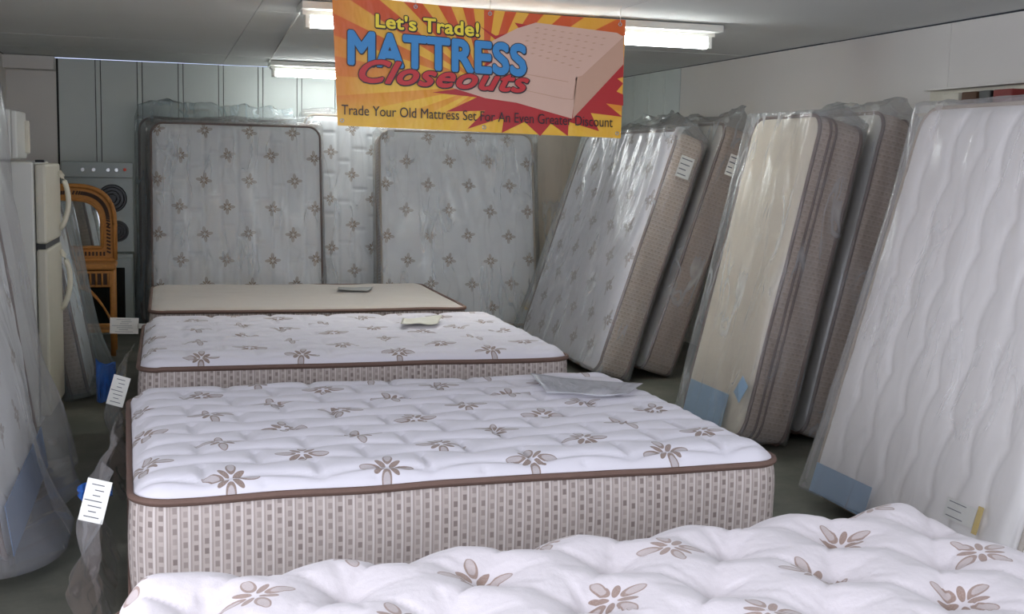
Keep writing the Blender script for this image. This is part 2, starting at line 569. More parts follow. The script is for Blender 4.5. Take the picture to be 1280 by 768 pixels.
# ------------------------------------------------------------------ mattresses
def rounded_perimeter(L, W_, r, n):
    """points and outward normals around a rounded rectangle, with arc length"""
    segs = [('l', L - 2 * r), ('a', PI * r / 2), ('l', W_ - 2 * r), ('a', PI * r / 2)] * 2
    per = sum(s[1] for s in segs)
    ss = np.arange(n) * per / n
    # make sure corners get enough points: blend in extra samples there
    pts, nor = [], []
    corners = [(L / 2 - r, -W_ / 2 + r), (L / 2 - r, W_ / 2 - r), (-L / 2 + r, W_ / 2 - r), (-L / 2 + r, -W_ / 2 + r)]
    for s in ss:
        q = s
        k = 0
        while q > segs[k][1] and k < 7:
            q -= segs[k][1]
            k += 1
        side = k // 2
        th0 = -PI / 2 + side * PI / 2
        c = corners[side]
        if segs[k][0] == 'l':
            nx_, ny_ = math.cos(th0), math.sin(th0)
            tx, ty = -ny_, nx_
            base = (c[0] + nx_ * r - tx * (segs[k][1] - q), c[1] + ny_ * r - ty * (segs[k][1] - q))
            pts.append(base)
            nor.append((nx_, ny_))
        else:
            th = th0 + q / r
            pts.append((c[0] + math.cos(th) * r, c[1] + math.sin(th) * r))
            nor.append((math.cos(th), math.sin(th)))
    return np.array(pts), np.array(nor), ss, per

def to_standing(P, L):
    """lying (u, v, w) -> standing (x, y, z): face towards -y, u upwards, origin at the back bottom edge"""
    return np.stack([-P[..., 1], -P[..., 2], P[..., 0] + L / 2], -1)

def quilt_height(style, u, v, L, W_, seed):
    """relief of the stitched cover"""
    z = np.zeros_like(u)
    if style == 'cloud':
        ln, w = 0.335, 0.145
        best = np.full(u.shape, 9.0)
        for k in range(-8, 9):
            vl = k * w + 0.040 * np.abs(np.sin(PI * (u / ln + 0.5 * (k % 2)))) ** 0.8 + 0.004 * vnoise(u * 5, v * 5, seed)
            best = np.minimum(best, np.abs(v - vl))
        row = np.floor(v / w)
        fr = np.abs(((u / ln + 0.5 * (row % 2)) % 1.0) - 0.0)
        fr = np.minimum(fr, 1 - fr) * ln
        best = np.minimum(best, fr * 1.1)
        z = 0.019 * (1 - np.exp(-best / 0.018)) + 0.004 * vnoise(u * 6, v * 6, seed + 3)
    elif style == 'panel':
        w, ln = 0.148, 0.40
        row = np.floor(v / w)
        dv = np.abs(((v / w) % 1.0))
        dv = np.minimum(dv, 1 - dv) * w
        fu = ((u / ln + 0.31 * row) % 1.0)
        du = np.minimum(fu, 1 - fu) * ln
        z = 0.024 * (1 - np.exp(-np.minimum(dv, du * 1.6) / 0.013)) + 0.003 * vnoise(u * 6, v * 6, seed)
    elif style == 'ogee':
        best = np.full(u.shape, 9.0)
        w = 0.17
        for k in range(-6, 7):
            ph = 0.5 * (k % 2)
            vl = k * w + 0.045 * np.abs(np.sin(PI * (u / 0.30 + ph))) ** 0.8 * (1 if k % 2 else 1) - 0.02
            best = np.minimum(best, np.abs(v - vl))
        z = 0.019 * (1 - np.exp(-best / 0.018)) + 0.003 * vnoise(u * 5, v * 5, seed)
    elif style == 'soft':
        z = 0.009 * vnoise(u * 5, v * 5, seed) + 0.005 * vnoise(u * 12, v * 12, seed + 1)
        du_, dv_ = 0.235, 0.2
        row = np.floor(v / dv_)
        fx = (((u / (2 * du_) + 0.5 * (row % 2)) % 1.0) - 0.5) * 2 * du_
        fy = (((v / dv_) % 1.0) - 0.5) * dv_
        z -= 0.012 * np.exp(-(fx ** 2 + fy ** 2) / 0.035 ** 2)
    elif style == 'tuft':
        a, b = 0.30, 0.205
        best = np.full(u.shape, 9.0)
        ang = np.zeros_like(u)
        for j in range(-5, 6):
            for i in range(-5, 6):
                cu = (i + 0.5 * (j % 2)) * a + 0.02
                cv = j * b + 0.085
                if abs(cv) > W_ / 2 - 0.04 or abs(cu) > L / 2 - 0.05:
                    continue
                d = np.hypot(u - cu, (v - cv))
                hit = d < best
                best = np.where(hit, d, best)
                ang = np.where(hit, np.arctan2(v - cv, u - cu) + 0.7 * (i + j), ang)
        z = 0.062 * (1 - np.exp(-best / 0.07)) - 0.02
        crease = np.abs(np.sin(ang * 3.5 + 0.6 * np.sin(ang)))
        z -= 0.018 * np.exp(-crease / 0.14) * np.exp(-best / 0.09) * np.clip(best / 0.02, 0, 1)
        # pulled folds along the lattice lines
        f1 = np.abs(((u / a + (v - 0.085) / (2 * b)) % 1.0) - 0.0)
        f1 = np.minimum(f1, 1 - f1) * a
        f2 = (u / a - (v - 0.085) / (2 * b)) % 1.0
        f2 = np.minimum(f2, 1 - f2) * a
        z -= 0.010 * np.exp(-np.minimum(f1, f2) / 0.018)
        z += 0.004 * vnoise(u * 7, v * 7, seed)
    else:
        z = 0.006 * vnoise(u * 4, v * 4, seed) + 0.003 * vnoise(u * 10, v * 10, seed + 2)
    return z

MESHES = {}
def mattress_meshes(L, W_, T, crown, style, seed, standing, res=0.014, r=0.11, soft_edge=0.13, wave=0.004):
    key = (L, W_, T, crown, style, seed, standing, res)
    if key in MESHES:
        return MESHES[key]
    conv = (lambda P: to_standing(P, L)) if standing else (lambda P: P)
    # border
    pts, nor, ss, per = rounded_perimeter(L, W_, r, int((L + W_) * 2 / 0.022))
    lev = np.linspace(0, 1, 12)
    wob = wave * vnoise(ss * 4, 0 * ss, seed)
    P = np.zeros((len(pts), len(lev), 3))
    UV = np.zeros((len(pts), len(lev), 2))
    for j, q in enumerate(lev):
        bul = 0.010 * math.sin(PI * q) ** 0.6 + 0.005 * vnoise(ss * 6, np.full_like(ss, q * 3), seed + 5) * math.sin(PI * q)
        P[:, j, 0] = pts[:, 0] + nor[:, 0] * bul
        P[:, j, 1] = pts[:, 1] + nor[:, 1] * bul
        P[:, j, 2] = q * T + wob * q
        UV[:, j, 0] = ss
        UV[:, j, 1] = q * T
    border = grid_mesh('border', conv(P), UV, wrap=True, cap='bottom')
    # tapes
    def tape(z, rad, wobf):
        k = np.arange(8) * 2 * PI / 8
        Q = np.zeros((len(pts), 9, 3))
        for j in range(9):
            a_ = 2 * PI * j / 8
            Q[:, j, 0] = pts[:, 0] + nor[:, 0] * (0.004 + math.cos(a_) * rad)
            Q[:, j, 1] = pts[:, 1] + nor[:, 1] * (0.004 + math.cos(a_) * rad)
            Q[:, j, 2] = z + wobf + math.sin(a_) * rad * 1.15
        return grid_mesh('tape', conv(Q), None, wrap=True)
    tape_top = tape(T, 0.0105, wob)
    tape_bot = tape(0.012, 0.0105, wob * 0)
    # top
    nu, nv = int(L / res), int(W_ / res)
    u = np.linspace(-L / 2, L / 2, nu)
    v = np.linspace(-W_ / 2, W_ / 2, nv)
    U, V = np.meshgrid(u, v, indexing='ij')
    cu, cv = L / 2 - r, W_ / 2 - r
    du = np.clip((np.abs(U) - cu) / r, 0, 1)
    dv = np.clip((np.abs(V) - cv) / r, 0, 1)
    mu = du * np.sqrt(1 - dv ** 2 / 2)
    mv = dv * np.sqrt(1 - du ** 2 / 2)
    XU = np.sign(U) * (np.minimum(np.abs(U), cu) + mu * r)
    XV = np.sign(V) * (np.minimum(np.abs(V), cv) + mv * r)
    both = (du > 0) & (dv > 0)
    edge = np.where(both, r * (1 - np.hypot(mu, mv)), np.minimum(L / 2 - np.abs(XU), W_ / 2 - np.abs(XV)))
    edge = np.clip(edge, 0, None)
    prof = np.sqrt(np.clip(1 - (1 - np.clip(edge / soft_edge, 0, 1)) ** 2, 0, 1))
    q = quilt_height(style, XU, XV, L, W_, seed)
    Z = T - 0.004 + crown * prof + q * np.clip(edge / 0.05, 0, 1)
    # the wobble of the tape carries into the edge of the top
    angp = np.argmin((XU[..., None][::8, ::8] * 0), -1) if False else None
    ew = wave * 0.0
    Pt = np.stack([XU, XV, Z], -1)
    top = grid_mesh('top', conv(Pt), np.stack([XU + 5.0, XV + 5.0], -1))
    if standing:
        pass
    MESHES[key] = (border, top, tape_top, tape_bot)
    return MESHES[key]

def bag_mesh(L, W_, T, seed, margin=0.022, extra=0.14, billow=0.02, flare=0.03, n=190, m=96, top_shift=0.0, clear=0.0):
    """polythene sleeve round a standing mattress, gathered loose above its top"""
    pts, nor, ss, per = rounded_perimeter(W_ + 2 * margin, T + 2 * margin, 0.06, n)
    tt = np.linspace(0, 1, m)
    Ztot = L + extra
    P = np.zeros((n, m, 3))
    UV = np.zeros((n, m, 2))
    cx = ss / per * 2 * PI
    # periodic coordinate for seamless noise
    a1, a2 = np.cos(cx), np.sin(cx)
    for j, q in enumerate(tt):
        z = q * Ztot
        over = max(0.0, (z - L - 0.01)) / max(extra, 1e-3)     # 0..1 above the mattress
        fold = np.abs(vnoise(pts[:, 0] * 7 + pts[:, 1] * 5 + z * 1.7, pts[:, 1] * 7 + z * 1.1, seed)) ** 0.7
        fold2 = vnoise(pts[:, 0] * 2.3 + 3, z * 1.6 + pts[:, 1] * 4, seed + 4) * 0.5 + 0.5
        off = 0.003 + clear + np.where(nor[:, 1] > 0.5, 0.12, 1.0) * ( billow * fold2 + 0.012 * (1 - fold) + flare * max(0, 1 - q * 3.5) * (0.5 + 0.5 * vnoise(pts[:, 0] * 4, pts[:, 1] * 4 + z * 2, seed + 8)))
        th = 1.0 - 0.86 * min(1, over * 1.3) ** 0.8 if over > 0 else 1.0
        sx = 1.0 - 0.05 * over
        x = (pts[:, 0] + nor[:, 0] * off) * sx
        y = (pts[:, 1] + nor[:, 1] * off)
        crump = over * (0.035 * vnoise(pts[:, 0] * 6, np.full(n, z * 9), seed + 11) + 0.02 * vnoise(pts[:, 0] * 17, np.full(n, z * 20), seed + 12))
        y = y * th + crump
        topz = 0.55 + 0.45 * vnoise(pts[:, 0] * 3.1 + 1, pts[:, 0] * 0, seed + 20) + 0.15 * vnoise(pts[:, 0] * 12, pts[:, 0] * 0, seed + 21)
        zz = np.where(z > L, L + 0.012 + (z - L) * np.clip(topz, 0.12, 1.1), z + 0.012)
        hem = (1 - min(1, q * 12)) * 0.02 * vnoise(pts[:, 0] * 9, pts[:, 1] * 9, seed + 2)
        P[:, j, 0] = x
        P[:, j, 1] = y - T / 2
        P[:, j, 2] = zz + hem
        UV[:, j, 0] = ss + seed * 1.7
        UV[:, j, 1] = z
    # lid over the mattress top is formed by the gathered rings
    return grid_mesh('bag', P, UV, wrap=True, cap='both')

def build_mattress(name, label, loc, rot, L, W_, T, crown, style, seed, top_mat, side_mat, tape_mat, standing,
                   bag=None, group=None, res=0.014, bag_kw=None, cat='mattress', tape2=False, **kw):
    t_ = thing(name, label, cat, loc, rot, group)
    border, top, tt, tb = mattress_meshes(L, W_, T, crown, style, seed, standing, res, **kw)
    link('side_border', border, side_mat, t_)
    link('quilted_top', top, top_mat, t_)
    link('edge_tape', tt, tape_mat, t_)
    link('edge_tape', tb, tape_mat, t_)
    if bag is not None:
        bm_ = bag_mesh(L, W_, T + crown * 0.9 + 0.01, seed + 30, **(bag_kw or {}))
        link('plastic_bag', bm_, bag, t_)
    return t_

def R_(d): return math.radians(d)
# --- the four display beds, one behind the other
BX = 0.915
beds = [
    ('pillowtop_mattress', 'tufted white pillow-top mattress closest to the camera, printed with brown flowers', 1.92, 'tuft', 'quilt_near', 'border', 0.075, 11),
    ('quilted_mattress', 'white flower-printed quilted mattress with tall striped side, second from the front', 4.20, 'cloud', 'quilt_white', 'border', 0.045, 12),
    ('quilted_mattress', 'white flower-printed quilted mattress lying third from the front, its side a narrow strip', 6.345, 'cloud', 'quilt_white', 'border', 0.045, 13),
    ('firm_mattress', 'flat beige mattress without flowers, farthest of the four lying beds', 8.40, 'plain', 'quilt_beige', 'border', 0.022, 14),
]
ZB = 0.31
found_mesh = box_mesh((0, 0, 0.19), (2.0, 1.49, 0.23), 0.03)
leg_mesh = box_mesh((0, 0, 0.04), (0.06, 0.06, 0.08), 0.006)
names_ = ['under the tufted mattress closest to the camera', 'under the second mattress from the front',
          'under the third mattress from the front', 'under the flat beige mattress']
for i, (nm, lab, yc, sty, tm, sm_, crown, seed) in enumerate(beds):
    build_mattress(nm, lab, (BX + (0.06 if i == 0 else 0), yc, ZB + 0.002), (0, 0, R_((4.3, 1.8, 0, 0)[i])), 2.08 if i < 3 else 2.03, 1.52, 0.31, crown, sty, seed,
                   M[tm], M[sm_], M['tape'], False, res=0.011 if i < 2 else 0.016,
                   r=0.10, soft_edge=0.16 if sty == 'tuft' else 0.12, group='mattresses lying on display')
    f = thing('box_spring', 'beige box spring foundation ' + names_[i], 'box spring', (BX + (0.06 if i == 0 else 0), yc, 0), (0, 0, R_((4.3, 1.8, 0, 0)[i])), group='box springs under the display beds')
    link('base_body', found_mesh, M['border_brown'], f)
    for sx in (-1, 1):
        for sy in (-1, 1):
            link('leg', leg_mesh, M['wood'], f, (sx * 0.9, sy * 0.65, 0))

# papers lying on the beds
def sheet(name, label, cat, pts, mat, thick=0.0015, wavy=0.006, seed=1, n=14):
    """a curled sheet from four corners"""
    A, B, C_, D_ = [np.array(p, float) for p in pts]
    s = np.linspace(0, 1, n)
    Sg, Tg = np.meshgrid(s, s, indexing='ij')
    P = (A * (1 - Sg)[..., None] * (1 - Tg)[..., None] + B * Sg[..., None] * (1 - Tg)[..., None]
         + C_ * Sg[..., None] * Tg[..., None] + D_ * (1 - Sg)[..., None] * Tg[..., None])
    c = P.reshape(-1, 3).mean(0)
    P = P - c
    P[..., 2] += wavy * vnoise(Sg * 3, Tg * 3, seed) + wavy * 1.2 * (Sg - 0.5) ** 2 * 4 * 0.5
    me = grid_mesh(name, P, np.stack([Sg, Tg], -1))
    o = link(name, me, mat)
    o.location = c
    md = o.modifiers.new('thick', 'SOLIDIFY')
    md.thickness = thick
    return tag(o, label, cat, 'leaflets lying on the beds')
zt = ZB + 0.31 + 0.045 + 0.032
sheet('paper_leaflet', 'pale curled leaflet in clear film lying on the second mattress from the front', 'leaflet',
      [(1.44, 4.40, zt), (1.72, 4.27, zt + 0.004), (1.90, 4.52, zt), (1.50, 4.82, zt)], bag_material('leaflet_film', (240, 240, 246), haze=0.6, streak=0.2), wavy=0.006, seed=3)
sheet('paper_leaflet', 'grey folded leaflet lying on the third mattress from the front', 'leaflet',
      [(1.24, 6.42, zt), (1.44, 6.38, zt), (1.52, 6.62, zt + 0.01), (1.30, 6.66, zt)], M['off_white'], wavy=0.01, seed=5)
zt2 = ZB + 0.31 + 0.022 + 0.012
sheet('paper_leaflet', 'dark grey card lying on the flat beige mattress', 'leaflet',
      [(1.18, 8.50, zt2), (1.40, 8.48, zt2), (1.48, 8.72, zt2), (1.22, 8.74, zt2)], M['grey_film'], wavy=0.008, seed=6)

# --- mattresses standing along the back
def stand(name, label, x, y, faceang, lean, L, W_, T, crown, style, seed, tm, sm_, tp, bag, **kw):
    kw.setdefault('group', 'bagged mattresses standing along the back' if faceang == 0 else ('bagged mattresses leaning on the right wall' if faceang < 0 else 'bagged mattresses on the left'))
    return build_mattress(name, label, (x, y, 0.004), (-R_(lean), 0, R_(faceang)), L, W_, T, crown, style, seed,
                          M[tm], M[sm_], M[tp], True, bag=M[bag] if bag else None, **kw)

A_ = stand('standing_mattress', 'bagged flower-print mattress with vertical quilted columns, leftmost against the back wall',
           0.635, 11.17, 0, 9.5, 1.86, 1.50, 0.24, 0.02, 'panel', 21, 'quilt_grey', 'border', 'tape', 'bag_clear',
           bag_kw=dict(extra=0.27, billow=0.03))
A2 = stand('standing_box_spring', 'dull bagged box spring peeking out left of the leftmost back mattress',
           0.48, 11.55, 0, 9.5, 1.92, 1.40, 0.2, 0.01, 'plain', 22, 'quilt_beige', 'border_brown', 'tape', 'bag_dark',
           bag_kw=dict(extra=0.26, billow=0.03), res=0.03, cat='box spring')
B_ = stand('standing_mattress', 'flower-print mattress showing as a narrow strip between the two wide back mattresses',
           2.06, 11.75, 0, 9.0, 2.0, 1.50, 0.22, 0.02, 'panel', 23, 'quilt_grey', 'border', 'tape_light', 'bag_clear',
           bag_kw=dict(extra=0.12))
C_m = stand('standing_mattress', 'bagged flower-print mattress at the back below the banner, yellow tag at its foot',
            2.70, 11.17, 0, 9.5, 1.85, 1.50, 0.24, 0.02, 'soft', 24, 'quilt_grey', 'border', 'tape_light', 'bag',
            bag_kw=dict(extra=0.10, billow=0.03))
link('yellow_tag', box_mesh((0.64, -0.30, 0.17), (0.10, 0.003, 0.07), 0.001), M['yellow'], C_m)
J_ = stand('standing_mattress', 'cream mattress barely showing behind the large leaning mattress by the back corner',
           4.0, 11.55, 0, 8, 1.95, 0.95, 0.22, 0.02, 'plain', 25, 'quilt_cream', 'border_brown', 'tape_light', 'bag',
           bag_kw=dict(extra=0.12), res=0.03)

# --- mattresses leaning on the right wall
def label_card(parent, c, size, rot, lines=4):
    f = link('paper_label', box_mesh((0, 0, 0), (size[0], 0.0015, size[1]), 0), M['paper'], parent)
    f.location = c
    f.rotation_euler = rot
    bm = bmesh.new()
    rr = random.Random(int(size[0] * 1e4))
    for k in range(lines):
        w_ = size[0] * rr.uniform(0.45, 0.8)
        add_box(bm, (-(size[0] * 0.82 - w_) / 2, -0.0012, size[1] * (0.36 - 0.72 * k / max(1, lines - 1))), (w_, 0.0008, size[1] * 0.045))
    me = bm_mesh('print', bm)
    o = link('printed_lines', me, M['ink'], f)
    return f

D_m = stand('leaning_mattress', 'widest bagged flower-print mattress leaning right, white label on its tan side',
            3.27, 9.09, -90, 18, 1.87, 1.95, 0.24, 0.02, 'soft', 31, 'quilt_white', 'border_tan', 'tape', 'bag',
            bag_kw=dict(extra=0.20, billow=0.045, n=230))
label_card(D_m, (1.95 / 2 + 0.047, -0.12, 1.63), (0.11, 0.16), (0, 0, R_(90)), 4)
E_m = stand('leaning_box_spring', 'slim bagged box spring with a white label, right of the widest leaning mattress',
            3.655, 9.17, -90, 18, 1.94, 2.0, 0.23, 0.01, 'plain', 32, 'quilt_beige', 'border_brown', 'tape', 'bag',
            bag_kw=dict(extra=0.20, billow=0.008, flare=0.01, n=230), res=0.03, cat='box spring')
label_card(E_m, (2.0 / 2 + 0.038, -0.10, 1.66), (0.08, 0.16), (0, 0, R_(90)), 4)
F_m = stand('leaning_mattress', 'narrow bagged cream mattress with brown ribbed side and blue patch at its foot',
            3.39, 6.36, -90, 12.8, 1.88, 0.80, 0.28, 0.02, 'plain', 33, 'quilt_cream', 'border_brown', 'tape', 'bag',
            bag_kw=dict(extra=0.09, billow=0.012, flare=0.02), res=0.02)
# second rim of tape on the cream mattress
pts_, nor_, ss_, per_ = rounded_perimeter(1.88, 0.80, 0.11, 220)
def loop_tube(w, rad):
    Q = np.zeros((len(pts_), 9, 3))
    for j in range(9):
        a_ = 2 * PI * j / 8
        Q[:, j, 0] = pts_[:, 0] + nor_[:, 0] * (0.010 + math.cos(a_) * rad)
        Q[:, j, 1] = pts_[:, 1] + nor_[:, 1] * (0.010 + math.cos(a_) * rad)
        Q[:, j, 2] = w + math.sin(a_) * rad
    return grid_mesh('tape', to_standing(Q, 1.88), None, wrap=True)
link('edge_tape', loop_tube(0.215, 0.008), M['tape'], F_m)
link('edge_tape', loop_tube(0.18, 0.008), M['tape'], F_m)
link('blue_patch', box_mesh((-0.06, -0.318, 0.12), (0.52, 0.002, 0.20), 0), M['blue_card'], F_m)
link('clear_sticker', box_mesh((0.37, -0.345, 0.28), (0.10, 0.002, 0.12), 0, Matrix.Translation((0.37, 0, 0.28)) @ Matrix.Rotation(0.5, 4, 'Y') @ Matrix.Translation((-0.37, 0, -0.28))), M['blue_card'], F_m)
G_m = stand('leaning_box_spring', 'bagged brown box spring between the narrow cream mattress and the right wall',
            3.76, 6.45, -90, 12.8, 1.93, 0.80, 0.2, 0.01, 'plain', 34, 'quilt_beige', 'border_brown', 'tape', 'bag',
            bag_kw=dict(extra=0.12, billow=0.03), res=0.03, cat='box spring')
H_m = stand('leaning_mattress', 'big milky-bagged white mattress with wavy quilting at the right edge, nearest of the leaning ones',
            3.20, 4.265, -90, 15.3, 1.90, 1.40, 0.22, 0.025, 'ogee', 35, 'quilt_plain', 'quilt_plain', 'tape_light', 'bag_milky',
            bag_kw=dict(extra=0.08, billow=0.010, flare=0.03), res=0.014)
link('blue_patch', box_mesh((-0.42, -0.267, 0.07), (0.46, 0.002, 0.14), 0), M['blue_card'], H_m)
link('yellow_tag', box_mesh((0.50, -0.269, 0.20), (0.03, 0.002, 0.11), 0), M['yellow'], H_m)
label_card(H_m, (0.39, -0.268, 0.20), (0.18, 0.08), (0, 0, 0), 3)
I_m = stand('leaning_box_spring', 'bagged pale box spring tucked behind the big milky-bagged mattress at the right edge',
            3.575, 4.12, -90, 15.3, 1.90, 1.38, 0.2, 0.01, 'plain', 36, 'quilt_plain', 'border_brown', 'tape_light', 'bag_milky',
            bag_kw=dict(extra=0.08, billow=0.012, flare=0.02), res=0.03, cat='box spring')

# --- left side
pm0 = plain('blue_fabric', (90, 130, 180), 0.7)
K_m = stand('leaning_mattress', 'bagged flower-print mattress leaning at the left edge, its plastic billowing into the aisle',
            -0.85, 5.42, 90, 8, 1.90, 1.42, 0.25, 0.02, 'soft', 41, 'quilt_grey', 'border', 'tape', 'bag_milky',
            bag_kw=dict(extra=0.12, billow=0.10, flare=0.16), res=0.02)
link('blue_foot', box_mesh((0.0, -0.285, 0.12), (1.38, 0.004, 0.20), 0.001), pm0, K_m)
L_m = stand('crib_box_spring', 'small dark bagged box spring leaning beyond the white refrigerator',
            -0.62, 8.55, 90, 10, 1.22, 0.85, 0.12, 0.01, 'plain', 42, 'quilt_grey', 'border_brown', 'tape', 'bag_dark',
            bag_kw=dict(extra=0.06, billow=0.05, flare=0.06), res=0.03, cat='box spring')

# ------------------------------------------------------------------ plastic bunched at the left of the beds
def bunched(name, label, y0, y1, x_in, x_out, ztop, seed, mat):
    n, m = 60, 40
    s = np.linspace(0, 1, n)
    q = np.linspace(0, 1, m)
    Sg, Q = np.meshgrid(s, q, indexing='ij')
    Yc = y0 + (y1 - y0) * Sg
    out = (x_in - x_out) * (0.25 + 0.75 * np.sin(PI * np.clip(Q * 0.9 + 0.05, 0, 1))) * (0.65 + 0.35 * vnoise(Sg * 6, Q * 3, seed))
    Xc = x_in - np.abs(out) - 0.02 * np.abs(vnoise(Sg * 14, Q * 9, seed + 1)) - 0.004
    Zc = ztop * (1 - Q) + 0.012 + 0.05 * (1 - Q) * vnoise(Sg * 5, Q * 2, seed + 2) * np.clip(Q * 4, 0, 1)
    P = np.stack([Xc, Yc, Zc], -1)
    c = np.array([x_in - 0.08, (y0 + y1) / 2, 0.0])
    o = link(name, grid_mesh(name, P - c, np.stack([Yc, Zc], -1)), mat)
    o.location = c
    return tag(o, label, 'plastic bag', 'plastic bags pulled down beside the beds')
bA = bunched('pulled_down_bag', 'clear plastic bag pulled down in folds at the left of the second mattress', 3.42, 4.85, -0.135, -0.31, 0.56, 3, M['bag_milky'])
bB = bunched('pulled_down_bag', 'clear plastic bag pulled down in folds at the left of the third mattress', 5.58, 7.0, -0.135, -0.30, 0.52, 8, M['bag'])
bC = bunched('pulled_down_bag', 'clear plastic bag pulled down in folds left of the tufted mattress closest to the camera', 2.3, 2.72, -0.135, -0.22, 0.45, 14, M['bag_milky'])
def film_scrap(parent, c, sx, sz, seed):
    n = 16
    s = np.linspace(-0.5, 0.5, n)
    A, B = np.meshgrid(s, s, indexing='ij')
    P = np.stack([A * sx, 0.03 * vnoise(A * 4, B * 4, seed), B * sz + 0.03 * vnoise(A * 3, B * 3, seed + 1)], -1)
    o = link('blue_film', grid_mesh('film', P, np.stack([A, B], -1)), M['blue_film'], parent)
    o.location = c
film_scrap(bA, (0.0, -0.42, 0.585), 0.10, 0.04, 2)
film_scrap(bA, (-0.10, -0.66, 0.12), 0.12, 0.18, 4)
film_scrap(bB, (-0.10, 0.30, 0.40), 0.10, 0.22, 5)
# paper labels on the left edges of the beds
def hang_label(name, label, c, size, rot):
    t_ = thing(name, label, 'label', c, rot, 'paper labels on the left edges of the beds')
    link('card', box_mesh((0, 0, 0), (size[0], 0.002, size[1]), 0), M['paper'], t_)
    bm = bmesh.new()
    rr = random.Random(9)
    for k in range(7):
        w_ = size[0] * rr.uniform(0.3, 0.75)
        add_box(bm, (rr.uniform(-0.1, 0.1) * size[0], -0.0016, size[1] * (0.38 - 0.76 * k / 6)), (w_, 0.0008, size[1] * 0.018))
    link('printed_lines', bm_mesh('print', bm), M['ink'], t_)
    return t_
hang_label('mattress_label', 'tall white paper label hanging at the front left corner of the second mattress', (-0.20, 3.45, 0.625), (0.068, 0.125), (0, R_(14), R_(-8)))
hang_label('mattress_label', 'white paper label hanging at the front left corner of the third mattress', (-0.215, 5.58, 0.53), (0.075, 0.14), (0, R_(16), R_(-8)))
wl = hang_label('mattress_label', 'wide white card sticking out left of the flat beige mattress', (-0.255, 7.70, 0.535), (0.17, 0.10), (0, R_(2), 0))
link('tape_strip', box_mesh((0.13, 0.0, 0.0), (0.10, 0.002, 0.03)), M['paper'], wl)

# ------------------------------------------------------------------ appliances in the left back corner
fr = thing('refrigerator', 'white two-door refrigerator with curved handles behind the left-edge mattress', 'refrigerator',
           (-0.69, 7.30, 0), (0, 0, R_(88)))
# local: x along the front (towards +Y world), -y is out of the front
link('cabinet_body', box_mesh((0.34, 0.33, 0.77), (0.68, 0.60, 1.54), 0.012), M['white_metal'], fr)
dl = link('refrigerator_door', box_mesh((0.34, -0.005, 0.55), (0.68, 0.06, 0.98), 0.015), M['off_white'], fr)
du_ = link('freezer_door', box_mesh((0.34, -0.005, 1.30), (0.68, 0.06, 0.46), 0.015), M['off_white'], fr)
def fridge_handle(z0, z1, par):
    pts = []
    for k in range(13):
        q = k / 12
        pts.append((0.60, -0.035 - 0.055 * math.sin(PI * q) ** 0.7, z0 + (z1 - z0) * q))
    bm = bmesh.new()
    add_tube(bm, pts, 0.016, 8)
    link('handle', bm_mesh('handle', bm, True), M['off_white'], par)
fridge_handle(1.12, 1.48, du_)
fridge_handle(0.62, 0.99, dl)
link('door_gap', box_mesh((0.34, 0.0, 1.055), (0.66, 0.05, 0.03)), M['black'], fr)
link('hinge_cap', box_mesh((0.06, 0.0, 1.545), (0.06, 0.05, 0.015), 0.004), M['black'], fr)
mw = thing('compact_freezer', 'small white appliance with a tall handle standing on top of the refrigerator', 'appliance',
           (-0.78, 7.25, 1.552), (0, 0, R_(88)))
link('cabinet_body', box_mesh((0.2, 0.2, 0.14), (0.36, 0.30, 0.28), 0.01), M['white_metal'], mw)
dd = link('appliance_door', box_mesh((0.2, 0.035, 0.14), (0.36, 0.03, 0.27), 0.008), M['white_metal'], mw)
link('handle', box_mesh((0.34, 0.01, 0.13), (0.025, 0.03, 0.19), 0.008), M['off_white'], dd)

# electric cooktop stored upright on a wall oven
ov = thing('wall_oven', 'white oven with dark glass door standing behind the wicker vanity', 'oven', (-0.57, 11.0, 0))
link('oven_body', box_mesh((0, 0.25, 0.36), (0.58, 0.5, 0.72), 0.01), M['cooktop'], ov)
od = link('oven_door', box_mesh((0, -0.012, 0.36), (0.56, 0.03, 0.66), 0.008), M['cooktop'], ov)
link('door_glass', box_mesh((0, -0.03, 0.34), (0.44, 0.008, 0.52), 0.003), M['dark_glass'], od)
ct = thing('electric_cooktop', 'white electric cooktop stood upright, black burners and a knob panel, above the oven', 'cooktop', (-0.57, 11.1, 0.722))
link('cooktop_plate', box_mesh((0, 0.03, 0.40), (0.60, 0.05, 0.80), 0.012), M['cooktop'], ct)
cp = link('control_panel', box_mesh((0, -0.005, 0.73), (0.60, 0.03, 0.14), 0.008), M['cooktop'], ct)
def disc(c, r, depth, n=28):
    bm = bmesh.new()
    bmesh.ops.create_cone(bm, cap_ends=True, segments=n, radius1=r, radius2=r * 0.93, depth=depth)
    bmesh.ops.rotate(bm, matrix=Matrix.Rotation(PI / 2, 3, 'X'), verts=bm.verts)
    bmesh.ops.translate(bm, vec=c, verts=bm.verts)
    return bm_mesh('disc', bm)
for x_, z_, r_ in ((0.12, 0.48, 0.125), (0.16, 0.19, 0.095), (-0.16, 0.48, 0.095), (-0.14, 0.18, 0.125)):
    b_ = link('burner', disc((x_, -0.004, z_), r_, 0.02), M['black'], ct)
    bm = bmesh.new()
    for k in range(3):
        rr = r_ * (0.3 + 0.25 * k)
        add_tube(bm, [(x_ + rr * math.cos(2 * PI * q / 24), -0.018, z_ + rr * math.sin(2 * PI * q / 24)) for q in range(24)], 0.006, 6, True)
    link('heating_coil', bm_mesh('coil', bm, True), M['black'], b_)
for k, x_ in enumerate((-0.12, -0.03, 0.09, 0.16)):
    link('knob', disc((x_, -0.03, 0.73), 0.016, 0.03, 14), M['steel'], cp)
link('indicator_knob', disc((0.23, -0.03, 0.735), 0.014, 0.03, 14), M['red'], cp)

